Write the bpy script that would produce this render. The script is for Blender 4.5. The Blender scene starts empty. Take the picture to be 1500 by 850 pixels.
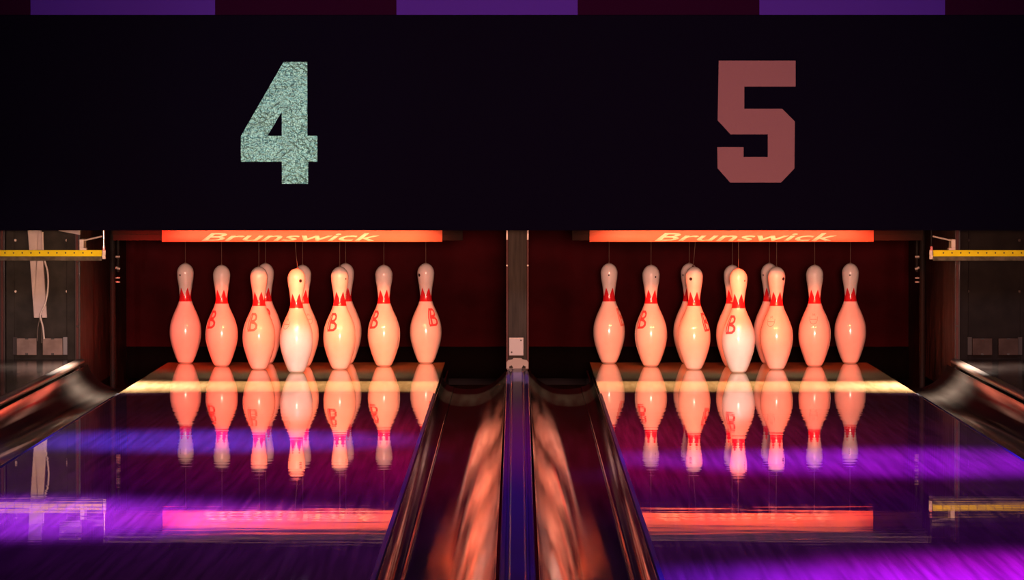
import bpy, bmesh, math, random
from mathutils import Vector, Matrix
from mathutils.geometry import tessellate_polygon

random.seed(7)
S = bpy.context.scene
C = S.collection
PI = math.pi

# ------------------------------------------------------------------ camera frame
F = 7357.0            # focal length in pixels of the 1500 px wide frame
XV, YH = 758.0, 210.7 # where the lane axis meets the horizon
H = 0.835             # eye height above the lane
LC = 0.8057           # lane centre from the axis
HEAD = 18.3           # distance of the head pins


def sc(d):
    return F / d


def WX(px, d):
    return (px - XV) / sc(d)


def WZ(py, d):
    return H - (py - YH) / sc(d)


# ------------------------------------------------------------------ materials
def mat(name, col, rough=0.5, metal=0.0, ior=1.5, coat=0.0, coat_rough=0.05, spec=0.5):
    m = bpy.data.materials.new(name)
    m.use_nodes = True
    b = m.node_tree.nodes['Principled BSDF']
    b.inputs['Base Color'].default_value = (*col, 1)
    b.inputs['Roughness'].default_value = rough
    b.inputs['Metallic'].default_value = metal
    b.inputs['IOR'].default_value = ior
    b.inputs['Coat Weight'].default_value = coat
    b.inputs['Coat Roughness'].default_value = coat_rough
    b.inputs['Specular IOR Level'].default_value = spec
    return m


def nodes(m):
    nt = m.node_tree
    return nt, nt.nodes, nt.links, nt.nodes['Principled BSDF']


def noise_col(m, c0, c1, scale=(1, 1, 1), freq=5.0, detail=4.0, lo=0.35, hi=0.65, rough=None):
    """procedural variation of the base colour (and roughness) in object space"""
    nt, N, L, b = nodes(m)
    tc = N.new('ShaderNodeTexCoord')
    mp = N.new('ShaderNodeMapping')
    mp.inputs['Scale'].default_value = scale
    nz = N.new('ShaderNodeTexNoise')
    nz.inputs['Scale'].default_value = freq
    nz.inputs['Detail'].default_value = detail
    rp = N.new('ShaderNodeValToRGB')
    rp.color_ramp.elements[0].position = lo
    rp.color_ramp.elements[1].position = hi
    rp.color_ramp.elements[0].color = (*c0, 1)
    rp.color_ramp.elements[1].color = (*c1, 1)
    L.new(tc.outputs['Object'], mp.inputs['Vector'])
    L.new(mp.outputs['Vector'], nz.inputs['Vector'])
    L.new(nz.outputs['Fac'], rp.inputs['Fac'])
    L.new(rp.outputs['Color'], b.inputs['Base Color'])
    if rough:
        mr = N.new('ShaderNodeMapRange')
        mr.inputs['From Min'].default_value = 0.3
        mr.inputs['From Max'].default_value = 0.7
        mr.inputs['To Min'].default_value = rough[0]
        mr.inputs['To Max'].default_value = rough[1]
        L.new(nz.outputs['Fac'], mr.inputs['Value'])
        L.new(mr.outputs['Result'], b.inputs['Roughness'])
    return nz


def noise_bump(m, scale=(1, 1, 1), freq=50.0, detail=3.0, dist=0.001, strength=1.0, prev=None):
    nt, N, L, b = nodes(m)
    tc = N.new('ShaderNodeTexCoord')
    mp = N.new('ShaderNodeMapping')
    mp.inputs['Scale'].default_value = scale
    nz = N.new('ShaderNodeTexNoise')
    nz.inputs['Scale'].default_value = freq
    nz.inputs['Detail'].default_value = detail
    bp = N.new('ShaderNodeBump')
    bp.inputs['Distance'].default_value = dist
    bp.inputs['Strength'].default_value = strength
    L.new(tc.outputs['Object'], mp.inputs['Vector'])
    L.new(mp.outputs['Vector'], nz.inputs['Vector'])
    L.new(nz.outputs['Fac'], bp.inputs['Height'])
    if prev is not None:
        L.new(prev.outputs['Normal'], bp.inputs['Normal'])
    L.new(bp.outputs['Normal'], b.inputs['Normal'])
    return bp


M = {}
M['lane'] = mat('lane_overlay', (0.05, 0.02, 0.05), 0.05, coat=0.0)
noise_col(M['lane'], (0.09, 0.04, 0.08), (0.19, 0.085, 0.17), (26, 0.5, 1), 3.0, 5.0, 0.3, 0.72, rough=(0.012, 0.03))  # magenta base carries the violet and red ambient light
_b = noise_bump(M['lane'], (1.4, 5.0, 1), 1.6, 2.0, 0.00022, 1.0)
M['maple'] = mat('maple_deck', (0.5, 0.33, 0.16), 0.08, spec=0.22)
noise_col(M['maple'], (0.46, 0.30, 0.14), (0.68, 0.48, 0.25), (30, 1.6, 1), 2.4, 5.0, 0.3, 0.7, rough=(0.015, 0.04))
noise_bump(M['maple'], (2.0, 8.0, 1), 2.0, 2.0, 0.0001)
M['blue_edge'] = mat('dark_blue_edge', (0.006, 0.003, 0.085), 0.3)  # even dark blue base colour
M['lane_core'] = mat('lane_core', (0.02, 0.015, 0.012), 0.6)
M['gutter'] = mat('gutter_plastic', (0.03, 0.026, 0.022), 0.2)
noise_col(M['gutter'], (0.016, 0.013, 0.012), (0.032, 0.028, 0.025), (14, 0.5, 14), 2.0, 4.0, 0.3, 0.7, rough=(0.06, 0.13))
noise_bump(M['gutter'], (6, 0.9, 6), 1.2, 2.0, 0.0004)
M['cap_blue'] = mat('dark_blue_cap', (0.02, 0.008, 0.11), 0.28)  # dark blue base colour along the whole cap
M['cap_dark'] = mat('ball_return_cap', (0.025, 0.02, 0.018), 0.22)
noise_col(M['cap_dark'], (0.006, 0.005, 0.005), (0.016, 0.013, 0.012), (3, 0.6, 3), 3.0, 3.0, 0.35, 0.7, rough=(0.10, 0.2))
M['lip'] = mat('cap_lip', (0.10, 0.075, 0.065), 0.3)
M['kick'] = mat('kickback_board', (0.06, 0.04, 0.03), 0.5, spec=0.2)
noise_col(M['kick'], (0.008, 0.005, 0.005), (0.075, 0.05, 0.042), (4, 4, 1.2), 9.0, 6.0, 0.42, 0.75, rough=(0.35, 0.6))
M['kick_trim'] = mat('kickback_trim', (0.07, 0.016, 0.013), 0.5, spec=0.15)
M['post'] = mat('post_face', (0.14, 0.095, 0.065), 0.6, spec=0.1)
noise_col(M['post'], (0.026, 0.021, 0.016), (0.045, 0.037, 0.029), (25, 2, 2), 3.0, 4.0)
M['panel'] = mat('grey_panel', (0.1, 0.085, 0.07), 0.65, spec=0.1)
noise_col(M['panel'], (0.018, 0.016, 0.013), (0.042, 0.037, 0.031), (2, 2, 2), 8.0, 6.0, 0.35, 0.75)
M['panel_shaded'] = mat('shaded_panel', (0.03, 0.018, 0.016), 0.65, spec=0.06)  # darker copy of the grey panel, its lack of light put into the colour
noise_col(M['panel_shaded'], (0.008, 0.006, 0.006), (0.016, 0.012, 0.011), (2, 2, 2), 8.0, 6.0, 0.35, 0.75)
M['duct'] = mat('beige_duct', (0.55, 0.46, 0.42), 0.6, spec=0.1)
noise_col(M['duct'], (0.5, 0.41, 0.37), (0.6, 0.5, 0.46), (3, 3, 3), 6.0)
M['cable'] = mat('pale_cable', (0.6, 0.52, 0.46), 0.4)
M['cable_dark'] = mat('dark_cable', (0.09, 0.07, 0.055), 0.4)
M['box'] = mat('tan_box', (0.33, 0.23, 0.19), 0.6, spec=0.1)
noise_col(M['box'], (0.20, 0.145, 0.12), (0.27, 0.20, 0.17), (1, 1, 1), 30.0)
M['box_shaded'] = mat('shaded_tan_box', (0.05, 0.03, 0.026), 0.6, spec=0.08)  # the tan boxes darkened in colour for the unlit right side
noise_col(M['box_shaded'], (0.04, 0.024, 0.02), (0.058, 0.036, 0.03), (1, 1, 1), 30.0)
M['screw_dim'] = mat('dimmed_screw', (0.06, 0.045, 0.04), 0.6, spec=0.1)  # darker copy of the screws, dim light put into the colour
M['box_grey'] = mat('grey_box', (0.36, 0.33, 0.31), 0.45)
M['bracket'] = mat('grey_bracket', (0.16, 0.16, 0.165), 0.5, 0.2, spec=0.2)
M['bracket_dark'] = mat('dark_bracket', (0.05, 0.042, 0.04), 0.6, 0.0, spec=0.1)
M['foot'] = mat('foot_metal', (0.16, 0.135, 0.115), 0.45, 0.3, spec=0.3)
M['trough'] = mat('trough_dark', (0.010, 0.004, 0.006), 0.6, spec=0.1)
M['black'] = mat('black_hole', (0.006, 0.005, 0.005), 0.5)
M['yellow'] = mat('yellow_rail', (0.76, 0.62, 0.010), 0.5, spec=0.06)
M['rail_grey'] = mat('rail_angle', (0.09, 0.075, 0.05), 0.6, spec=0.1)
noise_col(M['rail_grey'], (0.05, 0.042, 0.03), (0.12, 0.10, 0.075), (1, 1, 1), 30.0)
M['chrome'] = mat('chrome', (0.75, 0.72, 0.68), 0.18, 1.0)
M['red_lens'] = mat('red_plastic', (0.45, 0.03, 0.02), 0.25)
M['steel'] = mat('worn_steel', (0.36, 0.31, 0.26), 0.45, 0.5, spec=0.3)
M['white_rod'] = mat('white_rod', (0.6, 0.5, 0.42), 0.4)
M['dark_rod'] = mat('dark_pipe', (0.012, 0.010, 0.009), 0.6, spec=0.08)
M['plate'] = mat('orange_plate', (0.25, 0.065, 0.034), 0.5, spec=0.06)
M['plate_end'] = mat('brown_bracket', (0.012, 0.006, 0.005), 0.7, spec=0.05)
M['letter'] = mat('cream_lettering', (0.50, 0.30, 0.21), 0.5, spec=0.06)
M['curtain'] = mat('pit_curtain', (0.05, 0.008, 0.008), 0.8, spec=0.05)
noise_col(M['curtain'], (0.026, 0.002, 0.003), (0.055, 0.004, 0.006), (1.2, 1, 1.6), 3.0, 5.0, 0.35, 0.75)  # maroon cloth, reddened further in colour for bounced red light
M['pit_shade'] = mat('dark_pit_strip', (0.003, 0.002, 0.002), 0.9, spec=0.02)  # near-black strip painted in for the dark pit under the curtain
M['pit'] = mat('pit_carpet', (0.01, 0.007, 0.007), 0.9)
M['sign'] = mat('sign_board', (0.0018, 0.0009, 0.0058), 0.8, spec=0.02)
noise_bump(M['sign'], (1, 1, 1), 220.0, 2.0, 0.0006)
M['sign_lip'] = mat('sign_lip', (0.15, 0.055, 0.075), 0.5)
M['violet'] = mat('violet_square', (0.055, 0.017, 0.24), 0.8, spec=0.02)
M['maroon'] = mat('maroon_square', (0.013, 0.0003, 0.011), 0.8, spec=0.02)
M['foil'] = mat('teal_lit_foil', (0.12, 0.34, 0.31), 0.42, 0.75)  # silver foil, teal of reflected room light put into its base colour
_b = noise_bump(M['foil'], (1, 1, 1.25), 70.0, 2.5, 0.007)
noise_bump(M['foil'], (1, 1, 1), 6.0, 1.0, 0.03, 1.0, prev=_b)
M['salmon'] = mat('salmon_vinyl', (0.19, 0.085, 0.095), 0.7, spec=0.1)
noise_bump(M['salmon'], (1, 1, 1), 160.0, 2.0, 0.0010)
M['cord'] = mat('cord', (0.11, 0.065, 0.05), 0.8, spec=0.1)
M['emblem'] = mat('emblem_red', (0.70, 0.09, 0.10), 0.2, coat=0.6)
M['emblem_faded'] = mat('emblem_faded', (0.66, 0.26, 0.22), 0.2, coat=0.6)
M['dot'] = mat('black_dot', (0.012, 0.006, 0.005), 0.3)
M['floor'] = mat('floor_dark', (0.015, 0.012, 0.014), 0.8)
noise_col(M['floor'], (0.01, 0.008, 0.01), (0.02, 0.016, 0.018), (1, 1, 1), 4.0)
M['wall'] = mat('wall_dark', (0.02, 0.015, 0.02), 0.9)
noise_col(M['wall'], (0.015, 0.011, 0.015), (0.025, 0.02, 0.025), (1, 1, 1), 4.0)


def pin_material():
    m = mat('pin_plastic', (0.83, 0.78, 0.72), 0.22, coat=0.8, coat_rough=0.08)
    nt, N, L, b = nodes(m)
    tc = N.new('ShaderNodeTexCoord')
    sx = N.new('ShaderNodeSeparateXYZ')
    L.new(tc.outputs['Object'], sx.inputs['Vector'])

    def math_(op, a, bb=None, cc=None):
        n = N.new('ShaderNodeMath')
        n.operation = op
        for i, v in enumerate((a, bb, cc)):
            if v is None:
                continue
            if isinstance(v, (int, float)):
                n.inputs[i].default_value = v
            else:
                L.new(v, n.inputs[i])
        return n.outputs[0]
    ang = math_('ARCTAN2', sx.outputs['X'], sx.outputs['Y'])
    # six crown points around the neck
    ph = math_('FRACT', math_('ADD', math_('MULTIPLY', ang, 6 / (2 * PI)), 6.0))
    tri = math_('ABSOLUTE', math_('SUBTRACT', math_('MULTIPLY', ph, 2.0), 1.0))   # 1 at the edge, 0 mid
    top = math_('ADD', math_('MULTIPLY', tri, 0.033), 0.256)
    below = math_('LESS_THAN', sx.outputs['Z'], top)
    above = math_('GREATER_THAN', sx.outputs['Z'], 0.236)
    fac = math_('MULTIPLY', below, above)
    nz = N.new('ShaderNodeTexNoise')
    nz.inputs['Scale'].default_value = 14.0
    nz.inputs['Detail'].default_value = 5.0
    L.new(tc.outputs['Object'], nz.inputs['Vector'])
    rp = N.new('ShaderNodeValToRGB')
    rp.color_ramp.elements[0].position = 0.3
    rp.color_ramp.elements[1].position = 0.6
    rp.color_ramp.elements[0].color = (0.76, 0.70, 0.63, 1)
    rp.color_ramp.elements[1].color = (0.84, 0.79, 0.73, 1)
    L.new(nz.outputs['Fac'], rp.inputs['Fac'])
    mx = N.new('ShaderNodeMix')
    mx.data_type = 'RGBA'
    L.new(fac, mx.inputs['Factor'])
    L.new(rp.outputs['Color'], mx.inputs['A'])
    mx.inputs['B'].default_value = (0.72, 0.02, 0.03, 1)
    L.new(mx.outputs['Result'], b.inputs['Base Color'])
    return m


M['pin'] = pin_material()


# ------------------------------------------------------------------ mesh helpers
def add_box(bm, x0, x1, y0, y1, z0, z1, mi=0, bevel=0.0):
    t = bmesh.new()
    v = [t.verts.new((x, y, z)) for z in (z0, z1) for y in (y0, y1) for x in (x0, x1)]
    for f in ((0, 2, 3, 1), (4, 5, 7, 6), (0, 1, 5, 4), (2, 6, 7, 3), (0, 4, 6, 2), (1, 3, 7, 5)):
        t.faces.new([v[i] for i in f])
    if bevel > 0:
        bmesh.ops.bevel(t, geom=list(t.edges), offset=bevel, segments=2, affect='EDGES', profile=0.5)
    merge(bm, t, mi)


def merge(bm, t, mi=0):
    vm = {v: bm.verts.new(v.co) for v in t.verts}
    for f in t.faces:
        try:
            nf = bm.faces.new([vm[v] for v in f.verts])
            nf.material_index = mi
            nf.smooth = f.smooth
        except ValueError:
            pass
    t.free()


def add_tube(bm, pts, r, seg=10, mi=0, caps=True):
    pts = [Vector(p) for p in pts]
    rings = []
    for i, p in enumerate(pts):
        a = pts[max(0, i - 1)]
        b = pts[min(len(pts) - 1, i + 1)]
        d = (b - a).normalized()
        up = Vector((0, 0, 1)) if abs(d.z) < 0.9 else Vector((0, 1, 0))
        u = d.cross(up).normalized()
        w = u.cross(d).normalized()
        rr = r[i] if isinstance(r, (list, tuple)) else r
        rings.append([bm.verts.new(p + u * rr * math.cos(2 * PI * k / seg) + w * rr * math.sin(2 * PI * k / seg)) for k in range(seg)])
    for i in range(len(rings) - 1):
        for k in range(seg):
            f = bm.faces.new((rings[i][k], rings[i][(k + 1) % seg], rings[i + 1][(k + 1) % seg], rings[i + 1][k]))
            f.smooth = True
            f.material_index = mi
    if caps:
        for rg in (rings[0], rings[-1]):
            f = bm.faces.new(rg)
            f.material_index = mi
            for e in f.edges:
                e.smooth = False


def add_disc(bm, cx, y, cz, r, th, seg=14, mi=0):
    """a low round head facing the camera side (-Y)"""
    add_tube(bm, [(cx, y + th, cz), (cx, y + th * 0.3, cz), (cx, y, cz)], [r, r, r * 0.7], seg, mi)


def add_lathe(bm, prof, seg=48, mi=0):
    rings = []
    for r, z in prof:
        if r < 1e-6:
            rings.append([bm.verts.new((0, 0, z))])
        else:
            rings.append([bm.verts.new((r * math.cos(2 * PI * k / seg), r * math.sin(2 * PI * k / seg), z)) for k in range(seg)])
    for a, b in zip(rings, rings[1:]):
        for k in range(seg):
            k2 = (k + 1) % seg
            if len(a) == 1:
                f = bm.faces.new((a[0], b[k2], b[k]))
            elif len(b) == 1:
                f = bm.faces.new((a[k], a[k2], b[0]))
            else:
                f = bm.faces.new((a[k], a[k2], b[k2], b[k]))
            f.smooth = True
            f.material_index = mi


def add_sweep(bm, prof0, prof1, y0, y1, n=1, mi=0, smooth=True, close=True):
    """sweep a closed (x, z) profile along y, blending prof0 -> prof1"""
    rings = []
    for j in range(n + 1):
        t = j / n
        rings.append([bm.verts.new((a[0] + (b[0] - a[0]) * t, y0 + (y1 - y0) * t, a[1] + (b[1] - a[1]) * t)) for a, b in zip(prof0, prof1)])
    m = len(prof0)
    for j in range(n):
        for k in range(m if close else m - 1):
            k2 = (k + 1) % m
            f = bm.faces.new((rings[j][k], rings[j][k2], rings[j + 1][k2], rings[j + 1][k]))
            f.smooth = smooth
            f.material_index = mi
    if close:
        for rg in (rings[0], rings[-1]):
            f = bm.faces.new(rg)
            f.material_index = mi
            for e in f.edges:
                e.smooth = False


def add_poly(bm, outer, holes, y0, y1, mi=0):
    """extrude an (x, z) outline with holes between two y planes"""
    loops = [outer] + holes
    tri = tessellate_polygon([[Vector((p[0], p[1], 0)) for p in lp] for lp in loops])
    flat = [p for lp in loops for p in lp]
    A = [bm.verts.new((p[0], y0, p[1])) for p in flat]
    B = [bm.verts.new((p[0], y1, p[1])) for p in flat]
    for t in tri:
        for vs in ([A[i] for i in t], [B[i] for i in reversed(t)]):
            try:
                bm.faces.new(vs).material_index = mi
            except ValueError:
                pass
    o = 0
    for lp in loops:
        n = len(lp)
        for k in range(n):
            bm.faces.new((A[o + k], A[o + (k + 1) % n], B[o + (k + 1) % n], B[o + k])).material_index = mi
        o += n


def link(name, bm, mats, parent=None, loc=None, fix=True):
    if fix:
        bmesh.ops.recalc_face_normals(bm, faces=bm.faces)
    me = bpy.data.meshes.new(name)
    bm.to_mesh(me)
    bm.free()
    for m in (mats if isinstance(mats, (list, tuple)) else [mats]):
        me.materials.append(M[m])
    o = bpy.data.objects.new(name, me)
    C.objects.link(o)
    if parent is not None:
        o.parent = parent
        if parent.type == 'EMPTY' or True:
            pl = Vector(parent['_w']) if '_w' in parent else Vector((0, 0, 0))
            if loc is None:
                # geometry was written in world coordinates
                me.transform(Matrix.Translation(-pl))
                o.location = (0, 0, 0)
            else:
                o.location = loc
    elif loc is not None:
        o.location = loc
    return o


def tag(o, label=None, cat=None, group=None, kind=None):
    if label:
        o['label'] = label
    if cat:
        o['category'] = cat
    if group:
        o['group'] = group
    if kind:
        o['kind'] = kind
    return o


def thing(name, label, cat, loc=(0, 0, 0), group=None):
    o = bpy.data.objects.new(name, None)
    o.empty_display_size = 0.05
    C.objects.link(o)
    o.location = loc
    o['_w'] = tuple(loc)
    return tag(o, label, cat, group)


def solid(name, bm, mats, label, cat, loc, group=None):
    """a thing that is one mesh, its origin at its base; geometry given in world coordinates"""
    bmesh.ops.translate(bm, verts=bm.verts, vec=-Vector(loc))
    o = link(name, bm, mats, None, loc)
    o['_w'] = tuple(loc)
    return tag(o, label, cat, group)


# ------------------------------------------------------------------ the setting
bm = bmesh.new()
add_box(bm, -4.5, 4.5, -3.0, 22.0, -0.32, -0.22)
tag(link('floor', bm, 'floor'), kind='structure')
bm = bmesh.new()
add_box(bm, -4.5, 4.5, 21.4, 21.5, -0.22, 3.6)
tag(link('wall_back', bm, 'wall'), kind='structure')

# ------------------------------------------------------------------ lanes
LANE_W = 0.533
DECK0, DECK1 = 16.80, 19.17
LANE0 = 0.6
num = {-1: '4', 1: '5'}
word = {-1: 'teal number four', 1: 'pink number five'}
for s in (-1, 1):
    cx = s * LC
    t = thing('bowling_lane', 'glossy dark bowling lane running up to the pins under the ' + word[s], 'bowling lane', (cx, DECK1, -0.22), 'bowling lanes')
    bm = bmesh.new()
    add_box(bm, cx - LANE_W + 0.013, cx + LANE_W - 0.013, LANE0, DECK1, -0.22, -0.014)
    link('lane_base', bm, 'lane_core', t)
    bm = bmesh.new()
    add_box(bm, cx - LANE_W + 0.009, cx + LANE_W - 0.009, LANE0, DECK0, -0.014, 0.0)
    link('lane_surface', bm, 'lane', t)
    bm = bmesh.new()
    add_box(bm, cx - LANE_W + 0.004, cx + LANE_W - 0.004, DECK0, DECK1, -0.014, 0.0)
    tag(link('pin_deck', bm, 'maple', t), 'pale maple pin deck')
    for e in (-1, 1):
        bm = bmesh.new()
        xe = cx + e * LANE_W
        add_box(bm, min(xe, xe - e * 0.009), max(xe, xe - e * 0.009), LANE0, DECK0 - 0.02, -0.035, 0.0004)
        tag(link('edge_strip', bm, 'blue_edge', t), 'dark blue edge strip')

# ------------------------------------------------------------------ gutters
GEND = 18.05
PROF_IN = [(0.002, -0.006), (0.010, -0.020), (0.022, -0.031), (0.036, -0.038), (0.044, -0.0385), (0.046, -0.0425), (0.075, -0.0468), (0.105, -0.0475),
           (0.135, -0.045), (0.160, -0.037), (0.182, -0.025), (0.202, -0.010), (0.217, 0.004), (0.226, 0.014), (0.2315, 0.022)]
PROF_OUT = [(0.002, -0.006), (0.012, -0.018), (0.030, -0.032), (0.055, -0.041), (0.085, -0.0455), (0.110, -0.0435),
            (0.135, -0.036), (0.158, -0.023), (0.178, -0.006), (0.194, 0.014), (0.203, 0.030), (0.2065, 0.041)]


def smooth_prof(p, n=4):
    out = []
    for i in range(len(p) - 1):
        p0, p1, p2, p3 = p[max(i - 1, 0)], p[i], p[i + 1], p[min(i + 2, len(p) - 1)]
        for k in range(n):
            u = k / n
            out.append(tuple(0.5 * (2 * p1[j] + (p2[j] - p0[j]) * u + (2 * p0[j] - 5 * p1[j] + 4 * p2[j] - p3[j]) * u * u + (3 * p1[j] - p0[j] - 3 * p2[j] + p3[j]) * u ** 3) for j in (0, 1)))
    out.append(p[-1])
    return out


def gutter(s, inner, label):
    e = -s if inner else s                      # side of the lane it lies on
    xe = s * LC + e * LANE_W
    pr = smooth_prof(PROF_IN if inner else PROF_OUT)
    top = [(xe + e * u, z) for u, z in pr]
    low = [(xe + e * u, z - 0.006) for u, z in reversed(pr)]
    t = thing('gutter', label, 'gutter', (xe + e * 0.11, GEND, -0.22), 'bowling lane gutters')
    bm = bmesh.new()
    segs = [(LANE0, 8.9), (8.9006, 13.5), (13.5006, GEND)]
    for a, b in segs:                            # extruded lengths butted end to end
        add_sweep(bm, top + low, top + low, a, b, 6)
    link('channel', bm, 'gutter', t)
    for y in (1.5, 5.5, 8.9, 13.5, 17.6):
        bm = bmesh.new()
        add_box(bm, min(xe + e * 0.05, xe + e * 0.17), max(xe + e * 0.05, xe + e * 0.17), y - 0.03, y + 0.03, -0.22, -0.0545)
        link('support', bm, 'lane_core', t)
    # flat gutter beside the pin deck
    bm = bmesh.new()
    x0, x1 = sorted((xe + e * 0.004, xe + e * 0.218))
    add_box(bm, x0, x1, GEND + 0.02, 19.3, -0.100, -0.092)
    xa, xb = sorted((xe + e * 0.004, xe + e * 0.010))
    add_box(bm, xa, xb, GEND + 0.02, 19.16, -0.092, -0.03)
    xa, xb = sorted((xe + e * 0.212, xe + e * 0.218))
    add_box(bm, xa, xb, GEND + 0.02, 19.3, -0.092, -0.05)
    add_box(bm, x0, x1, GEND + 0.05, GEND + 0.11, -0.22, -0.100)
    add_box(bm, x0, x1, 19.2, 19.28, -0.22, -0.100)
    o = solid('flat_gutter', bm, 'cap_dark', label.replace('curved dark gutter', 'black flat gutter behind the curved gutter'), 'gutter', (xe + e * 0.11, 19.0, -0.22), 'flat gutters beside the pin decks')


gutter(-1, True, 'curved dark gutter between lane 4 and the blue divider')
gutter(1, True, 'curved dark gutter between lane 5 and the blue divider')
gutter(-1, False, 'curved dark gutter along the outer left side of lane 4')
gutter(1, False, 'curved dark gutter along the outer right side of lane 5')

# central division cap: ridged blue strip
POST = 17.90
t = thing('lane_divider', 'narrow blue ridged divider strip between the two middle gutters', 'divider', (0, POST, -0.22))


def cap_prof(w):
    h = [(-w, -0.0), (-w, 0.020), (-0.93 * w, 0.025), (-0.72 * w, 0.0265), (-0.62 * w, 0.0215), (-0.55 * w, 0.0215), (-0.48 * w, 0.031), (-0.38 * w, 0.033)]
    return h + [(-x, z) for x, z in reversed(h)]


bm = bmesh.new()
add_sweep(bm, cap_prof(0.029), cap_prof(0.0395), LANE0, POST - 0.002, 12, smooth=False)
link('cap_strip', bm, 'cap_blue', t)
bm = bmesh.new()
add_box(bm, -0.024, 0.024, LANE0, POST - 0.01, -0.22, 0.0)
link('core', bm, 'lane_core', t)

# ------------------------------------------------------------------ centre kickback post
PD = 17.90
t = thing('kickback_post', 'brown front edge of the partition between the two pin decks', 'post', (0, PD, -0.22))
bm = bmesh.new()
add_box(bm, -0.036, 0.036, PD + 0.006, 20.5, -0.22, 0.80)
link('board', bm, 'kick', t)
bm = bmesh.new()
add_box(bm, -0.033, 0.033, PD, PD + 0.006, 0.036, 0.80, bevel=0.001)
link('face_strip', bm, 'post', t)
for e in (-1, 1):
    bm = bmesh.new()
    x0, x1 = sorted((e * 0.033, e * 0.0405))
    add_box(bm, x0, x1, PD - 0.004, PD + 0.03, 0.030, 0.80, bevel=0.0012)
    link('edge_trim', bm, 'kick_trim', t)
    for py in (345, 389):
        bm = bmesh.new()
        z = WZ(py, PD)
        if py == 345:
            add_box(bm, e * 0.037 - 0.0035, e * 0.037 + 0.0035, PD - 0.010, PD - 0.004, z - 0.016, z + 0.02, bevel=0.0015)
        else:
            add_disc(bm, e * 0.037, PD - 0.009, z, 0.004, 0.005)
        link('bolt' if py == 389 else 'clip', bm, 'steel', t)
bm = bmesh.new()
fb = [(740.5, 546), (740.5, 531), (743, 527.5), (749, 526.5), (751, 524.5), (762, 524.5), (764, 526.5), (770, 527.5), (772.5, 531), (772.5, 546), (768.5, 546), (768.5, 537), (765, 535), (763, 538.5),
      (763, 546), (750, 546), (750, 538.5), (748, 535), (744.5, 537), (744.5, 546)]
add_poly(bm, [(WX(x + 1.5, PD), max(0.0335, WZ(y, PD))) for x, y in fb], [], PD - 0.018, PD - 0.0045)
bmesh.ops.bevel(bm, geom=[e for e in bm.edges if len(e.link_faces) == 2 and e.calc_face_angle(0) > 0.5], offset=0.0012, segments=1, affect='EDGES')
link('foot_bracket', bm, 'foot', t)

zb0, zb1 = WZ(521, PD), WZ(494.5, PD)
t = thing('sensor_box', 'small square grey box with two screws on the brown middle post', 'box', (WX(756, PD), PD, zb0))
bm = bmesh.new()
add_box(bm, WX(745.5, PD), WX(767, PD), PD - 0.020, PD - 0.0005, zb0, zb1, bevel=0.002)
link('housing', bm, 'box_grey', t)
for px, py in ((749.5, 516), (763, 498.5)):
    bm = bmesh.new()
    add_disc(bm, WX(px, PD), PD - 0.022, WZ(py, PD), 0.003, 0.003)
    link('screw', bm, 'black', t)
bm = bmesh.new()
add_box(bm, WX(745.5, PD), WX(767, PD), PD - 0.023, PD - 0.0195, zb1 - 0.004, zb1, bevel=0.001)
link('lid_lip', bm, 'steel', t)

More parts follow.
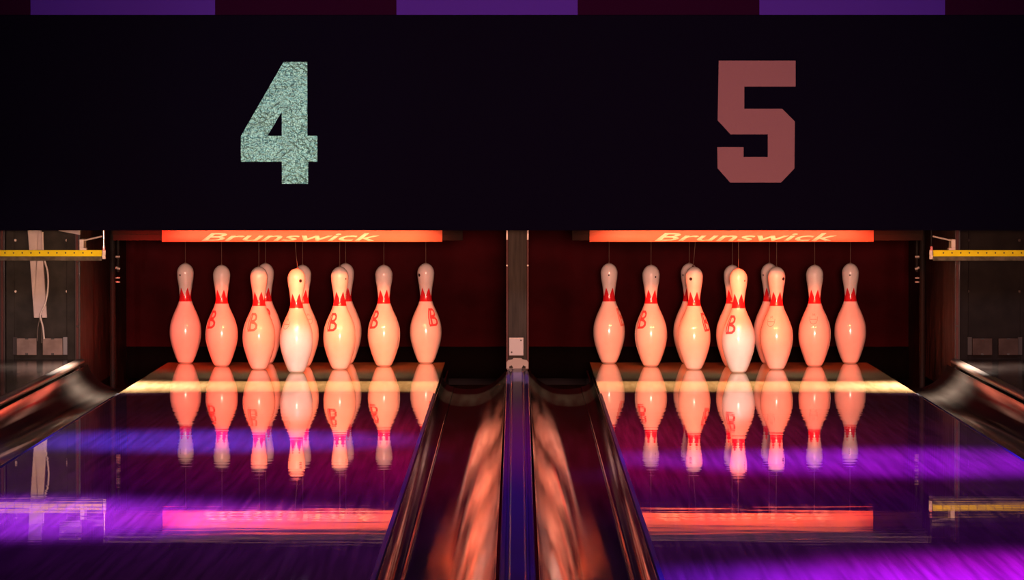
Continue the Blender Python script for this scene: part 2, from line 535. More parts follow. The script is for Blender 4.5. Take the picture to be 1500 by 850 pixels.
# ------------------------------------------------------------------ outer partitions, ball return boxes
KX = 1.560      # inner face of the outer partitions
CAPZ = 0.066
for s in (-1, 1):
    side = 'left' if s < 0 else 'right'
    n = num[s]
    # two partition boards with red-brown front edges
    for k, (xa, nm) in enumerate(((KX, 'beside the pin deck of lane ' + n), (KX + 0.268, 'at the outer edge of the ' + ('grey' if s < 0 else 'black') + ' panel beside lane ' + n))):
        t = thing('kickback_board', 'tall dark scuffed partition board ' + nm, 'partition', (s * (xa + 0.009), PD + 0.01, -0.22), 'outer partition boards')
        x0, x1 = sorted((s * xa, s * (xa + 0.018)))
        bm = bmesh.new()
        add_box(bm, x0, x1, PD + 0.004, 20.5, -0.22, 0.80)
        link('board', bm, 'kick', t)
        bm = bmesh.new()
        add_box(bm, x0 + 0.004, x1 - 0.006, PD - 0.004, PD + 0.004, -0.06, 0.80, bevel=0.001)
        link('edge_trim', bm, 'kick_trim', t)
        if k == 0:
            for py in (386, 478):
                bm = bmesh.new()
                add_disc(bm, s * (xa + 0.008), PD - 0.008, WZ(py, PD), 0.004, 0.004)
                link('bolt', bm, 'screw_dim', t)
    # panel between the boards
    x0, x1 = sorted((s * (KX + 0.019), s * (KX + 0.267)))
    yP = PD + 0.03
    lab = ('upright grey panel with four pale screws behind the beige duct' if s < 0 else 'upright shaded panel behind the yellow rail beside lane 5')
    t = thing('backing_board', lab, 'panel', ((x0 + x1) / 2, yP, 0.02))
    bm = bmesh.new()
    add_box(bm, x0, x1, yP, yP + 0.016, 0.02, 0.80)
    link('board', bm, 'panel' if s < 0 else 'panel_shaded', t)
    for e in (0, 1):
        bm = bmesh.new()
        xa = x0 + 0.001 if e == 0 else x1 - 0.031
        add_box(bm, xa, xa + 0.03, yP - 0.006, yP, 0.06, 0.80, bevel=0.002)
        link('side_flange', bm, 'panel' if s < 0 else 'panel_shaded', t)
    for px in (22.5, 98):
        for py in (352, 427):
            bm = bmesh.new()
            xx = WX(px, yP)
            add_disc(bm, xx if s < 0 else -xx, yP - 0.005, WZ(py, yP), 0.0055, 0.005)
            link('screw', bm, 'steel' if s < 0 else 'screw_dim', t)
    # ball return cap between the outer gutter and the frame edge
    ex = 1.3387 + 0.207
    t = thing('ball_return_cover', 'flat glossy dark cover board outside the ' + side + ' outer gutter, below the ' + ('grey' if s < 0 else 'black') + ' panel', 'cover', (s * (ex + 0.14), PD, -0.22))
    bm = bmesh.new()
    def sx(p):
        return [(s * x, z) for x, z in p]
    pr = sx([(ex + 0.022, CAPZ - 0.014), (ex + 0.022, CAPZ - 0.001), (ex + 0.026, CAPZ), (ex + 0.30, CAPZ), (ex + 0.30, CAPZ - 0.014)])
    add_sweep(bm, pr, pr, LANE0, PD - 0.005, 4, smooth=False)
    link('cover_board', bm, 'cap_dark', t)
    bm = bmesh.new()
    pr = sx([(ex + 0.024, CAPZ - 0.016), (ex + 0.006, CAPZ - 0.020), (ex + 0.0, CAPZ - 0.016), (ex - 0.003, CAPZ - 0.008), (ex - 0.001, CAPZ - 0.001), (ex + 0.006, CAPZ + 0.003),
             (ex + 0.010, CAPZ + 0.0005), (ex + 0.014, CAPZ + 0.003), (ex + 0.022, CAPZ + 0.003), (ex + 0.026, CAPZ + 0.0005)])
    add_sweep(bm, pr, pr, LANE0, PD - 0.012, 4)
    link('edge_moulding', bm, 'lip', t)
    bm = bmesh.new()
    x0, x1 = sorted((s * (ex + 0.04), s * (ex + 0.29)))
    add_box(bm, x0, x1, LANE0, PD - 0.02, -0.22, CAPZ - 0.014)
    link('box_body', bm, 'lane_core', t)
    # junction boxes
    yB = yP
    for k, (pa, pb) in enumerate(((25, 54), (63, 92))):
        xa, xb = WX(pa, yB), WX(pb, yB)
        z0, z1 = WZ(520, yB), WZ(495.5, yB)
        if s > 0:
            xa, xb = -xb, -xa
        which = 'nearer the gutter' if k == 1 else 'farther from the gutter'
        t = thing('junction_box', 'small ' + ('tan' if s < 0 else 'shaded tan') + ' square box low on the ' + ('grey' if s < 0 else 'black') + ' panel, ' + which, 'box', ((xa + xb) / 2, yB - 0.012, z0), 'boxes low on the side panels')
        bm = bmesh.new()
        add_box(bm, xa, xb, yB - 0.026, yB - 0.004, z0, z1, bevel=0.0015)
        link('housing', bm, 'box' if s < 0 else 'box_shaded', t)
        bm = bmesh.new()
        xm = (xa + xb) / 2
        add_box(bm, xm - 0.005, xm + 0.005, yB - 0.0275, yB - 0.0255, z0, z0 + 0.007, bevel=0.0008)
        link('notch', bm, 'black', t)
        bm = bmesh.new()
        add_box(bm, xm - 0.006, xm + 0.006, yB - 0.0275, yB - 0.0255, z1 - 0.004, z1, bevel=0.0008)
        link('notch', bm, 'black', t)
        bm = bmesh.new()
        o = -1 if k == 0 else 1
        o = o if s < 0 else -o
        xo = xa if o < 0 else xb
        xq0, xq1 = sorted((xo + o * 0.0003, xo + o * 0.016))
        add_box(bm, xq0, xq1, yB - 0.012, yB, z0, z1 + 0.004, bevel=0.001)
        link('mounting_plate', bm, 'bracket' if (s < 0 and k == 1) else 'bracket_dark', t)

# beige duct and cables on the left panel
yP = PD + 0.03
bm = bmesh.new()
zt = 0.62
a = [(WX(41.0, yP) - 0.006, zt), (WX(61.3, yP) - 0.006, zt), (WX(69, yP), WZ(465.5, yP)), (WX(50, yP), WZ(465.5, yP))]
add_poly(bm, a, [], yP - 0.020, yP - 0.001)
bmesh.ops.bevel(bm, geom=[e for e in bm.edges if not any(f.calc_center_median().y > yP - 0.005 for f in e.link_faces)], offset=0.0015, segments=1, affect='EDGES')
solid('cable_duct', bm, 'duct', 'flat beige cable duct running up the grey panel', 'duct', (WX(59, yP), yP, WZ(465.5, yP)))


def px_path(pts, d):
    return [(WX(x, d), d, WZ(y, d)) for x, y in pts]


def spline(pts, n=6):
    out = []
    for i in range(len(pts) - 1):
        p = [Vector(pts[max(0, min(len(pts) - 1, j))]) for j in (i - 1, i, i + 1, i + 2)]
        for k in range(n):
            u = k / n
            out.append(0.5 * (2 * p[1] + (p[2] - p[0]) * u + (2 * p[0] - 5 * p[1] + 4 * p[2] - p[3]) * u * u + (3 * p[1] - p[0] - 3 * p[2] + p[3]) * u ** 3))
    out.append(Vector(pts[-1]))
    return out


bm = bmesh.new()
add_tube(bm, spline(px_path([(62, 340), (63, 372), (65, 382), (69, 396), (70.3, 412), (69, 430), (65.5, 446), (60.5, 456), (58.5, 464), (62.5, 480), (64, 497)], yP - 0.028)), 0.0033, 8)
solid('cable', bm, 'cable', 'thin pale cable looping beside the beige duct', 'cable', (WX(64, yP), yP - 0.028, WZ(497, yP)))
bm = bmesh.new()
add_tube(bm, spline(px_path([(58, 460), (57.5, 468), (55, 480), (54, 500)], yP - 0.024)), 0.0022, 8)
solid('hanging_wire', bm, 'cable_dark', 'thin dark wire hanging from the duct to the gutter-far tan box', 'wire', (WX(55, yP), yP - 0.024, WZ(500, yP)))
bm = bmesh.new()
add_tube(bm, spline(px_path([(60, 462), (60.5, 474), (61, 486), (60.5, 503)], yP - 0.023)), 0.0022, 8)
solid('hanging_wire', bm, 'cable_dark', 'thin dark wire hanging straight down between the two tan boxes', 'wire', (WX(57, yP), yP - 0.024, WZ(500, yP)))

# yellow rails
RD = 17.72
for s in (-1, 1):
    side = 'left' if s < 0 else 'right'
    def rx(px):
        return WX(px, RD) if s < 0 else -WX(px, RD)
    zt, zb = WZ(366.5, RD), WZ(375.5, RD)
    zr = WZ(382, RD)
    t = thing('guard_rail', 'yellow punched metal rail across the ' + ('grey' if s < 0 else 'black') + ' panel, ' + side + ' side', 'rail', (rx(70), RD, zr), 'yellow rails')
    a, b = sorted((rx(-60), rx(149)))
    holes = []
    bm = bmesh.new()
    px = 134.0
    add_box(bm, a, b, RD, RD + 0.004, zb, zt, bevel=0.0008)
    link('yellow_strip', bm, 'yellow', t)
    while px > -58:
        bm = bmesh.new()
        xx = rx(px)
        add_disc(bm, xx, RD - 0.0006, (zt + zb) / 2 + 0.001, 0.0028, 0.0006, 10)
        px -= 12.7
        link('hole', bm, 'black', t)
    bm = bmesh.new()
    add_box(bm, a, b, RD + 0.001, RD + 0.006, zr, zb - 0.0002, bevel=0.0008)
    add_box(bm, a, b, RD + 0.004, RD + 0.030, zt - 0.003, zt, bevel=0.0008)
    tag(link('lower_flange', bm, 'rail_grey', t), 'dull grey lower flange')
    bm = bmesh.new()
    xr = rx(151.8)
    add_tube(bm, [(xr, RD - 0.003, WZ(366, RD)), (xr, RD - 0.003, 0.66)], 0.0037 if s < 0 else 0.0025, 12)
    link('hanger_rod', bm, 'chrome' if s < 0 else 'dark_rod', t)
    bm = bmesh.new()
    add_box(bm, xr - 0.004, xr + 0.005, RD - 0.006, RD + 0.010, WZ(367, RD), WZ(361, RD), bevel=0.001)
    link('red_clip', bm, 'red_lens', t)
    bm = bmesh.new()
    add_tube(bm, [(xr, RD - 0.010, WZ(375.5, RD)), (xr, RD + 0.01, WZ(375.5, RD))], [0.0055, 0.0055], 12)
    add_box(bm, xr - 0.006, xr + 0.006, RD + 0.008, RD + 0.012, WZ(380, RD), WZ(366, RD), bevel=0.001)
    link('end_bolt', bm, 'steel', t)
    # slanting rod above the rail
    bm = bmesh.new()
    pts = [(119, 352.5), (148, 346)]
    add_tube(bm, [(rx(x), 17.80 - 0.03 * i, WZ(y, 17.8)) for i, (x, y) in enumerate(pts)], 0.0032, 10)
    add_box(bm, *sorted((rx(113.5), rx(120))), 17.79, PD - 0.006, WZ(366, 17.8), WZ(350.5, 17.8), bevel=0.002)
    add_box(bm, *sorted((rx(114), rx(124))), 17.785, 17.83, WZ(367, 17.8), WZ(363.5, 17.8), bevel=0.001)
    solid('mounting_bracket', bm, 'white_rod', 'short pale slanted rod just above the yellow rail, ' + side + ' side', 'bracket', (rx(117), PD - 0.006, WZ(367, 17.8)), 'slanted rods above the rails')
# pale wedge above the left rail
bm = bmesh.new()
add_poly(bm, [(WX(84, 17.86), 0.565), (WX(85, 17.86), WZ(338.5, 17.86)), (WX(116, 17.86), WZ(344.3, 17.86)), (WX(116, 17.86), 0.565)], [], 17.88, PD + 0.029)
solid('corner_plate', bm, 'duct', 'pale corner plate at the top of the grey panel', 'plate', (WX(100, 17.86), PD + 0.029, WZ(344, 17.86)))

# upright pivot rods beside the pin decks
for s in (-1, 1):
    side = 'left' if s < 0 else 'right'
    d = 18.6
    x = s * (KX - 0.060)
    t = thing('pivot_rod', 'black upright pivot rod with small clamps, ' + side + ' of the pins under the ' + ('four' if s < 0 else 'five'), 'rod', (x, d, -0.0918), 'pivot rods beside the pin decks')
    bm = bmesh.new()
    add_tube(bm, [(x, d, -0.0918), (x, d, 0.62)], 0.011, 14)
    add_tube(bm, [(x - s * 0.022, d - 0.02, 0.36), (x - s * 0.022, d - 0.02, 0.58)], 0.006, 10)
    link('rod', bm, 'dark_rod', t)
    for py in (376, 394, 407, 413):
        bm = bmesh.new()
        z = WZ(py, d)
        r = 0.0055 if py < 400 else 0.003
        add_tube(bm, [(x - s * 0.030, d - 0.03, z), (x - s * 0.014, d - 0.03, z + (0.006 if py == 394 else 0))], r, 10)
        add_tube(bm, [(x - s * 0.022, d - 0.032, z), (x - s * 0.022, d - 0.006, z)], 0.003, 8)
        link('clamp', bm, 'steel', t)

# pit curtains, pit floor
for s in (-1, 1):
    x0, x1 = sorted((s * 0.037, s * (KX - 0.001)))
    t = thing('pit_curtain', 'dark red backstop curtain behind the pins under the ' + word[s], 'curtain', ((x0 + x1) / 2, 20.0, -0.1), 'backstop curtains')
    bm = bmesh.new()
    n = 60
    front, back = [], []
    for i in range(n + 1):
        x = x0 + (x1 - x0) * i / n
        y = 20.0 + 0.012 * math.sin(i * 0.55) + 0.006 * math.sin(i * 1.3 + 1)
        front.append((x, y))
        back.append((x, y + 0.01))
    lo, hi = WZ(508, 20), 0.85
    def strip(bm, lo, hi):
        A = [[bm.verts.new((x, y, z)) for (x, y) in front] for z in (lo, hi)]
        B = [[bm.verts.new((x, y, z)) for (x, y) in back] for z in (lo, hi)]
        for i in range(n):
            for q in ((A[0][i], A[0][i + 1], A[1][i + 1], A[1][i]), (B[0][i + 1], B[0][i], B[1][i], B[1][i + 1]),
                      (A[0][i + 1], A[0][i], B[0][i], B[0][i + 1]), (A[1][i], A[1][i + 1], B[1][i + 1], B[1][i])):
                f = bm.faces.new(q)
                f.smooth = True
        for i in (0, n):
            bm.faces.new((A[0][i], A[1][i], B[1][i], B[0][i]))
    strip(bm, lo, hi)
    link('cloth', bm, 'curtain', t)
    bm = bmesh.new()
    strip(bm, -0.1, lo - 0.0005)
    tag(link('pit_shade', bm, 'pit_shade', t), 'black strip for the dark pit below the curtain')

# ------------------------------------------------------------------ lettered plates above the pins
PLD = 17.97


def text_mesh(txt, shear, offset):
    cu = bpy.data.curves.new('lettering', 'FONT')
    cu.body = txt
    cu.shear = shear
    cu.offset = offset
    cu.extrude = 0.0
    cu.resolution_u = 3
    tmp = bpy.data.objects.new('lettering', cu)
    C.objects.link(tmp)
    dg = bpy.context.evaluated_depsgraph_get()
    me = bpy.data.meshes.new_from_object(tmp.evaluated_get(dg))
    bpy.data.objects.remove(tmp)
    bpy.data.curves.remove(cu)
    return me


def lettering(parent, x0, x1, z0, z1, y):
    me = text_mesh('Brunswick', 0.35, 0.012)
    xs = [v.co.x for v in me.vertices]
    ys = [v.co.y for v in me.vertices]
    ax, bx, ay, by = min(xs), max(xs), min(ys), max(ys)
    bm = bmesh.new()
    bm.from_mesh(me)
    bpy.data.meshes.remove(me)
    for v in bm.verts:
        v.co = Vector((x0 + (v.co.x - ax) / (bx - ax) * (x1 - x0), y, z0 + (v.co.y - ay) / (by - ay) * (z1 - z0)))
    r = bmesh.ops.extrude_face_region(bm, geom=list(bm.faces))
    bmesh.ops.translate(bm, verts=[g for g in r['geom'] if isinstance(g, bmesh.types.BMVert)], vec=(0, 0.0008, 0))
    return link('lettering', bm, 'letter', parent)


for s, pa, pb, la, lb, ea, eb in ((-1, 237, 648, 295, 556, 165, 678), (1, 863.5, 1280, 959, 1226, 838, 1352)):
    x0, x1 = WX(pa, PLD), WX(pb, PLD)
    zb = WZ(354.5, PLD)
    t = thing('hanging_plate', 'orange plate with cream lettering above the pins under the ' + word[s], 'sign plate', ((x0 + x1) / 2, PLD, zb), 'orange lettered plates')
    bm = bmesh.new()
    add_box(bm, x0, x1, PLD, PLD + 0.012, zb, zb + 0.13, bevel=0.001)
    link('plate', bm, 'plate', t)
    lettering(t, WX(la, PLD), WX(lb, PLD), WZ(353.2, PLD), WZ(341.5, PLD), PLD - 0.0009)
    for a, b in ((ea, pa), (pb, eb)):
        bm = bmesh.new()
        xa, xb = WX(a, PLD), WX(b, PLD)
        add_box(bm, xa, xb, PLD + 0.004, PLD + 0.02, WZ(352.5, PLD), zb + 0.13, bevel=0.001)
        add_box(bm, xa, xb, PLD - 0.004, PLD + 0.004, WZ(343, PLD), zb + 0.10, bevel=0.001)
        link('end_bracket', bm, 'plate_end', t)

# ------------------------------------------------------------------ the sign above the lanes
SD = 17.30
sL, sR = WX(-220, SD), WX(1740, SD)
zS0, zS1 = WZ(337.5, SD), WZ(22.5, SD)
t = thing('sign_board', 'long near-black overhead board carrying the numbers 4 and 5', 'sign', (0, SD, zS0))
bm = bmesh.new()
add_box(bm, sL, sR, SD, SD + 0.03, zS0, zS1)
link('board', bm, 'sign', t)
for za, zb_ in ((0.003, 0.008), (0.020, 0.025)):
    bm = bmesh.new()
    add_box(bm, sL, sR, SD + 0.0305, SD + 0.05, zS0 + za, zS0 + zb_, bevel=0.001)
    tag(link('bottom_lip', bm, 'sign_lip', t), 'pale inner lip along the lower edge of the board')


def px_poly(pts, d):
    return [(WX(x, d), WZ(y, d)) for x, y in pts]


FOUR = [(415.5, 91), (450.5, 90.8), (450.5, 199), (465, 199), (465, 237), (451.5, 237), (451.5, 269.5), (413, 269.5), (413, 237), (353, 237), (353, 199.5)]
HOLE = [(413, 164), (413, 199), (392, 199)]
FIVE = [(1052.5, 89), (1165, 89), (1165, 127), (1090, 127), (1090, 159.5), (1145.5, 159.5), (1164, 178), (1163.5, 247), (1144, 267.5), (1069.5, 267.5), (1051, 246.5),
        (1050.5, 215.5), (1089, 215.5), (1089, 230), (1124.5, 230), (1124.5, 197), (1070, 197), (1051, 176.5)]
bm = bmesh.new()
add_poly(bm, px_poly(FOUR, SD), [px_poly(HOLE, SD)], SD - 0.003, SD - 0.0002)
tag(link('numeral', bm, 'foil', t), 'crinkled teal silver number 4')
bm = bmesh.new()
add_poly(bm, px_poly(FIVE, SD), [], SD - 0.003, SD - 0.0002)
tag(link('numeral', bm, 'salmon', t), 'flat salmon pink number 5')

# checkered banner above it
edges = [-486, -220, 45.5, 315.5, 581, 846, 1112, 1383.5, 1652]
bm = bmesh.new()
q = 0.6255
for r in range(2):
    for i in range(len(edges) - 1):
        x0, x1 = WX(edges[i], SD), WX(edges[i + 1], SD)
        mi = (i + 1 + r) % 2
        add_box(bm, x0, x1, SD + 0.001, SD + 0.03, zS1 + 0.001 + r * q, zS1 + (r + 1) * q, mi)
solid('checkered_banner', bm, ['maroon', 'violet'], 'row of violet and maroon squares along the top above the black board', 'banner', (0, SD + 0.015, zS1))

# unseen trough added behind the sign, its lips cut off the lamp light
RLY, RLZ = 17.70, 0.5445
bm = bmesh.new()
add_box(bm, -1.44, 1.44, 17.60, 17.7143, 0.5325, 0.5345)
add_box(bm, -1.44, 1.44, 17.60, 17.605, 0.5345, 0.66)
add_box(bm, -1.44, 1.44, 17.424, 17.428, 0.5395, 0.66)
add_box(bm, -1.44, 1.44, 17.36, 17.605, 0.66, 0.665)
add_box(bm, -1.44, 1.44, 17.352, 17.36, 0.60, 0.665)
solid('light_cutoff_trough', bm, 'trough', 'unseen dark trough added behind the black board to cut the lamp light', 'lamp', (0, 17.6, 0.5325))

# ------------------------------------------------------------------ bowling pins
INCH = 0.0254
PINP = [(0, 2.03), (0.75, 2.828), (1.5, 3.40), (2.25, 3.906), (3.375, 4.510), (4.5, 4.766), (5.875, 4.563), (7.25, 3.703), (8.625, 2.472), (9.375, 1.965),
        (10.0, 1.797), (10.875, 1.870), (11.75, 2.094), (12.625, 2.406), (13.5, 2.547)]
prof = [(d * INCH / 2, h * INCH) for h, d in PINP]
prof = smooth_prof(prof, 5)
for k in range(1, 13):
    a = k / 12 * PI / 2
    prof.append((1.2735 * INCH * math.cos(a), 13.5 * INCH + 1.5 * INCH * math.sin(a)))
prof[-1] = (0.0, 15.0 * INCH)


def pin_r(z):
    for (r0, z0), (r1, z1) in zip(prof, prof[1:]):
        if z0 <= z <= z1:
            return r0 + (r1 - r0) * (z - z0) / max(1e-9, z1 - z0)
    return 0.0


def pin_body_mesh():
    bm = bmesh.new()
    pr = [(0.0, 0.0), (prof[0][0] - 0.004, 0.0), (prof[0][0] - 0.001, 0.0015)] + [(r, max(z, 0.004)) if i == 0 else (r, z) for i, (r, z) in enumerate(prof)]
    add_lathe(bm, pr, 64)
    bmesh.ops.recalc_face_normals(bm, faces=bm.faces)
    me = bpy.data.meshes.new('pin_body')
    bm.to_mesh(me)
    bm.free()
    me.materials.append(M['pin'])
    return me


def on_pin(u, z, off=0.0004):
    r = pin_r(z) + off
    a = u / 0.058
    return Vector((r * math.sin(a), -r * math.cos(a), z))


def stroke_mesh(name, strokes, material, zc, w, h):
    """ribbons laid on the surface of the pin; stroke points run 0..1 over w x h"""
    bm = bmesh.new()
    for pts, th in strokes:
        P = [Vector(((x - 0.5) * w, (y - 0.5) * h)) for x, y in pts]
        Q = [P[0]]
        for a, b in zip(P, P[1:]):
            n = max(1, int((b - a).length / 0.003))
            Q += [a + (b - a) * (k + 1) / n for k in range(n)]
        L_, R_ = [], []
        for i, p in enumerate(Q):
            d = (Q[min(i + 1, len(Q) - 1)] - Q[max(i - 1, 0)])
            d = d.normalized() if d.length > 0 else Vector((1, 0))
            nn = Vector((-d.y, d.x)) * th / 2
            L_.append(bm.verts.new(on_pin(p.x + nn.x, zc + p.y + nn.y)))
            R_.append(bm.verts.new(on_pin(p.x - nn.x, zc + p.y - nn.y)))
        for i in range(len(Q) - 1):
            bm.faces.new((L_[i], L_[i + 1], R_[i + 1], R_[i])).smooth = True
    for f in bm.faces:
        f.normal_update()
        c = f.calc_center_median()
        if f.normal.dot(Vector((c.x, c.y, 0))) < 0:
            f.normal_flip()
    me = bpy.data.meshes.new(name)
    bm.to_mesh(me)
    bm.free()
    me.materials.append(M[material])
    return me


B_ST = [([(0.30, 0.0), (0.22, 0.5), (0.30, 1.0)], 0.0075),
        ([(0.02, 0.05), (-0.04, 0.5), (0.02, 0.95)], 0.0055),
        ([(0.0, 1.0), (0.72, 1.0), (0.92, 0.88), (0.90, 0.72), (0.70, 0.60), (0.28, 0.56)], 0.0085),
        ([(0.28, 0.50), (0.78, 0.46), (1.0, 0.34), (0.98, 0.16), (0.75, 0.03), (0.0, 0.0)], 0.0085)]
CREST = [([(0.0, 0.72), (0.04, 0.35), (0.25, 0.08), (0.5, 0.0), (0.75, 0.08), (0.96, 0.35), (1.0, 0.72)], 0.0016),
         ([(0.10, 0.45), (0.9, 0.45)], 0.0020),
         ([(0.30, 0.75), (0.38, 1.0), (0.5, 0.8), (0.62, 1.0), (0.70, 0.75)], 0.0014)]
me_body = pin_body_mesh()
me_emb = stroke_mesh('emblem', B_ST, 'emblem', 0.176, 0.036, 0.060)
me_fade = stroke_mesh('emblem', B_ST, 'emblem_faded', 0.176, 0.036, 0.060)
me_crest = stroke_mesh('emblem', CREST, 'emblem_faded', 0.180, 0.036, 0.040)


def dot_mesh(r):
    bm = bmesh.new()
    zc = 0.336
    rings = []
    c = bm.verts.new(Vector((0, -pin_r(zc) - 0.0006, zc)))
    for q in (0.5, 1.0):
        ring = []
        for k in range(14):
            a = 2 * PI * k / 14
            x, z = r * q * math.cos(a), zc + r * q * math.sin(a)
            rr = pin_r(z) + 0.0005
            ring.append(bm.verts.new(Vector((x, -math.sqrt(max(rr * rr - x * x, 0)), z))))
        rings.append(ring)
    for k in range(14):
        k2 = (k + 1) % 14
        bm.faces.new((c, rings[0][k], rings[0][k2]))
        bm.faces.new((rings[0][k], rings[1][k], rings[1][k2], rings[0][k2]))
    for f in bm.faces:
        f.normal_update()
        if f.normal.y > 0:
            f.normal_flip()
    me = bpy.data.meshes.new('head_dot')
    bm.to_mesh(me)
    bm.free()
    me.materials.append(M['dot'])
    return me


me_dot_s = dot_mesh(0.0034)
me_dot_b = dot_mesh(0.0062)


def cord_mesh(lean):
    bm = bmesh.new()
    add_tube(bm, [(lean * 0.004, 0, 0.3795), (lean * 0.004, 0, 0.386), (0, 0, 0.42), (-lean * 0.010, 0, 0.55), (-lean * 0.012, 0, 0.66)], 0.0013, 6)
    add_tube(bm, [(lean * 0.004, 0, 0.3795), (lean * 0.004, 0, 0.384)], 0.004, 10)
    me = bpy.data.meshes.new('pull_cord')
    bm.to_mesh(me)
    bm.free()
    me.materials.append(M['cord'])
    return me


me_cord = {k: cord_mesh(k) for k in (0, 1, -1)}

# number, row, column offset in pins from the lane centre
SPOTS = {1: (0, 0), 2: (1, -.5), 3: (1, .5), 4: (2, -1), 5: (2, 0), 6: (2, 1), 7: (3, -1.5), 8: (3, -.5), 9: (3, .5), 10: (3, 1.5)}
# (dot angle, dot size, emblem angle, emblem kind)
LOOK = {
    -1: {7: (-35, 's', 150, 'b'), 4: (125, 's', -45, 'b'), 2: (78, 's', -25, 'f'), 1: (30, 'b', -46, 'c'), 3: (47, 's', -31, 'b'), 6: (130, 's', -45, 'b'), 10: (-50, 'b', 33, 'b'),
         8: (170, 's', 8, 'b'), 9: (150, 's', 160, 'b'), 5: (160, 's', 32, 'c')},
    1: {7: (-3, 's', 64, 'f'), 4: (30, 's', -43, 'b'), 2: (-25, 'b', 57, 'b'), 1: (42, 's', -36, 'b'), 3: (48, 'b', -28, 'c'), 6: (75, 'b', -8, 'c'), 10: (-7, 's', 150, 'b'),
        8: (-50, 's', 170, 'b'), 9: (-50, 's', 150, 'b'), 5: (150, 's', 170, 'b')},
}
WHERE = {
    -1: {7: 'red-lit pin at the far left under the teal four, dot on its head',
         4: 'second pin from the left under the teal four, red emblem on its left side',
         2: 'pin left of the front pin under the teal four, faded emblem facing forward',
         1: 'front pin under the teal four, paler than the rest with a large black dot',
         3: 'pin right of the front pin under the teal four, two-part red emblem on belly',
         6: 'second pin from the right under the teal four, plain yellowish head',
         10: 'pin at the right end under the teal four, red B emblem on its right',
         8: 'shaded back pin hidden behind the pin left of the teal four front pin',
         9: 'shaded back pin hidden behind the pin right of the teal four front pin',
         5: 'pin directly behind the pale front pin under the teal four'},
    1: {7: 'pin at the left end under the pink five with a centred small dot',
        4: 'second pin from the left under the pink five, red emblem on its left side',
        2: 'pin left of the front pin under the pink five, large dot on its head',
        1: 'front pin under the pink five, red B on its left, greyish lower half',
        3: 'pin right of the front pin under the pink five, thin crest outline on belly',
        6: 'second pin from the right under the pink five, crest outline facing forward',
        10: 'dim plain pin at the far right of the rack under the pink five',
        8: 'shaded back pin hidden behind the large-dotted pin under the pink five',
        9: 'shaded back pin hidden behind the thin-crested pin under the pink five',
        5: 'pin directly behind the front pin under the pink five'},
}
jit = {(-1, 3): -0.004, (-1, 2): 0.002, (-1, 4): 0.001, (1, 6): 0.004, (1, 10): 0.003}
for s in (-1, 1):
    for n, (row, col) in SPOTS.items():
        x = s * LC + col * 0.3048 + jit.get((s, n), 0.0)
        y = HEAD + row * 0.264
        root = bpy.data.objects.new('bowling_pin', None)
        root.empty_display_size = 0.05
        C.objects.link(root)
        root.location = (x, y, 0.0)
        tag(root, WHERE[s][n], 'bowling pin', 'bowling pins under the ' + word[s])
        da, ds, ea, ek = LOOK[s][n]
        spin = PI / 6 + random.uniform(-0.14, 0.14)
        parts = [('pin_body', me_body, spin), ('head_dot', me_dot_s if ds == 's' else me_dot_b, math.radians(da)),
                 ('emblem', {'b': me_emb, 'f': me_fade, 'c': me_crest}[ek], math.radians(ea)),
                 ('pull_cord', me_cord[1 if (s, n) == (-1, 1) else (-1 if n == 2 and s == 1 else 0)], 0.0)]
        for nm, me, rz in parts:
            o = bpy.data.objects.new(nm, me)
            C.objects.link(o)
            o.parent = root
            o.rotation_euler = (0, 0, rz)

# ------------------------------------------------------------------ lights
def aim(o, target):
    d = Vector(target) - Vector(o.location)
    o.rotation_euler = d.to_track_quat('-Z', 'Y').to_euler()


def area(name, loc, target, sx, sy, energy, col, spread=180):
    l = bpy.data.lights.new(name, 'AREA')
    l.shape = 'RECTANGLE'
    l.size, l.size_y = sx, sy
    l.energy = energy
    l.color = col
    l.spread = math.radians(spread)
    o = bpy.data.objects.new(name, l)
    C.objects.link(o)
    o.location = loc
    aim(o, target)
    return o


def spot(name, loc, target, ang, blend, energy, col, r=0.16):
    l = bpy.data.lights.new(name, 'SPOT')
    l.spot_size = math.radians(ang)
    l.spot_blend = blend
    l.energy = energy
    l.color = col
    l.shadow_soft_size = r
    o = bpy.data.objects.new(name, l)
    C.objects.link(o)
    o.location = loc
    aim(o, target)
    return o


# red / orange strips that wash the pins from behind the sign
RED, ORANGE, PEACH = (1, 0.02, 0.012), (1, 0.075, 0.02), (1, 0.17, 0.06)
for (xa, xb, col, e) in ((-1.40, -1.10, RED, 3.0), (-1.06, -0.70, ORANGE, 4.2), (-0.70, -0.30, PEACH, 4.0),
                         (0.28, 0.62, PEACH, 2.2), (0.62, 1.02, ORANGE, 4.5), (1.02, 1.36, ORANGE, 1.6)):
    xm = (xa + xb) / 2
    area('lamp_strip', (xm, RLY, RLZ), (xm, RLY + 1, RLZ - 0.55), xb - xa, 0.008, e, col, 60)
# added strips that brighten the lettered plates
for s in (-1, 1):
    area('plate_fill', (s * 0.77, 17.64, 0.548), (s * 0.77, 17.97, 0.506), 0.9, 0.008, 1.0, (1, 0.46, 0.28), 28)
# warm white strips that light the front of the pin decks
for s in (-1, 1):
    area('deck_strip', (s * 0.86, 17.40, 0.60), (s * 0.86, 17.40, 0), 1.2, 0.008, 24.0, (1, 0.68, 0.42))
    area('rear_fill', (s * 0.82, 17.48, 0.60), (s * 0.82, 18.15, 0.0), 0.9, 0.01, 0.9, (1, 0.95, 0.88), 45)  # added weak strip that whitens the front pins low down
    area('gutter_fill', (s * 1.46, 17.30, 0.50), (s * 1.50, 17.25, 0), 0.10, 0.25, 20.0, (1, 0.80, 0.66), 100)  # added lamp for the pale patch in each outer gutter

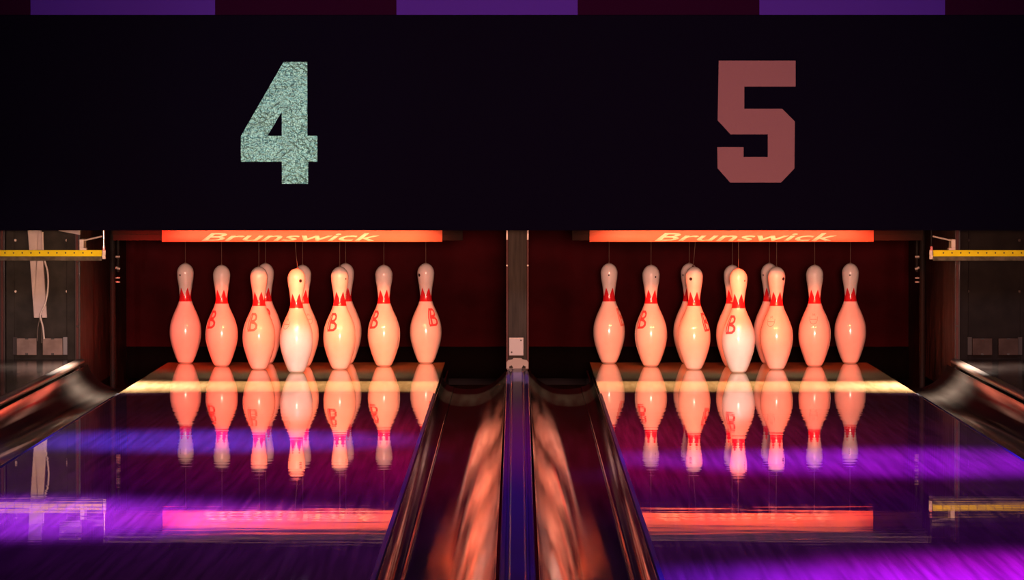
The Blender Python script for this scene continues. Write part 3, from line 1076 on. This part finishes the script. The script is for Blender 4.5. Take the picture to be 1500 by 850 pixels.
# coloured spots over the lanes
for (x, y, ang, col, e) in ((-0.88, 14.1, 24, (0.14, 0.10, 1.0), 4500), (-1.15, 11.2, 28, (0.40, 0.06, 1.0), 6000), (-0.65, 11.2, 18, (1.0, 0.06, 0.5), 900),
                            (1.05, 13.15, 27, (0.42, 0.02, 1.0), 4500), (0.55, 13.3, 18, (0.16, 0.06, 1.0), 1400), (1.25, 9.5, 33, (0.62, 0.01, 1.0), 6500), (0.6, 9.5, 20, (0.22, 0.02, 1.0), 2500)):
    spot('lane_spot', (x, y - 0.3, 3.2), (x, y, 0), ang, 1.0, e, col)
area('violet_fill_wash', (0, 11.8, 3.4), (0, 12.0, 0), 2.8, 4.0, 46, (0.36, 0.0, 0.85), 80)  # added wash that lifts the dark lane areas towards violet
area('red_fill_wash', (0, 13.5, 3.4), (0, 13.8, 0), 0.5, 3.0, 42, (1.0, 0.0, 0.06), 40)  # added red wash for the lanes near the divider

# fill lamps added on the players' side, none of them seen
area('sign_fill', (0.8, 10.5, 3.3), (0.3, SD, 1.0), 5.0, 0.6, 24, (1.0, 0.80, 0.95), 70)  # added fill for the numbers and the squares
spot('approach_fill', (0.2, -1.5, 1.0), (0.05, 18, 0.22), 15, 1.0, 12000, (1.0, 0.45, 0.34), 0.4)  # added fill for the pins below the sign
spot('panel_fill', (-1.3, -1.2, 0.95), (-1.66, 17.9, 0.30), 2.6, 0.6, 1700, (1.0, 0.80, 0.64), 0.05)  # added fill for the left panel alone
spot('numeral_fill', (-2.2, 6.0, 3.3), (-0.82, SD, 1.0), 5.0, 0.5, 300, (0.45, 1.0, 0.9), 0.1)  # added teal fill for the number four

# ------------------------------------------------------------------ world
w = bpy.data.worlds.new('World')
S.world = w
w.use_nodes = True
w.node_tree.nodes['Background'].inputs['Color'].default_value = (0.5, 0.25, 0.6, 1)
w.node_tree.nodes['Background'].inputs['Strength'].default_value = 0.004

# ------------------------------------------------------------------ camera and view
cam = bpy.data.cameras.new('Camera')
co = bpy.data.objects.new('Camera', cam)
C.objects.link(co)
cam.sensor_width = 36.0
cam.lens = F * 36.0 / 1500.0
cam.clip_end = 100
co.location = (0, 0, H)
pitch = math.atan((425.0 - YH) / F)
yaw = math.atan((XV - 750.0) / F)
co.rotation_euler = (PI / 2 - pitch, 0, yaw)
S.camera = co
S.view_settings.view_transform = 'Standard'
S.view_settings.look = 'None'
S.view_settings.gamma = 1.0
S.view_settings.exposure = 0.0
S.view_settings.use_curve_mapping = False

for o in list(S.objects):
    if '_w' in o:
        del o['_w']
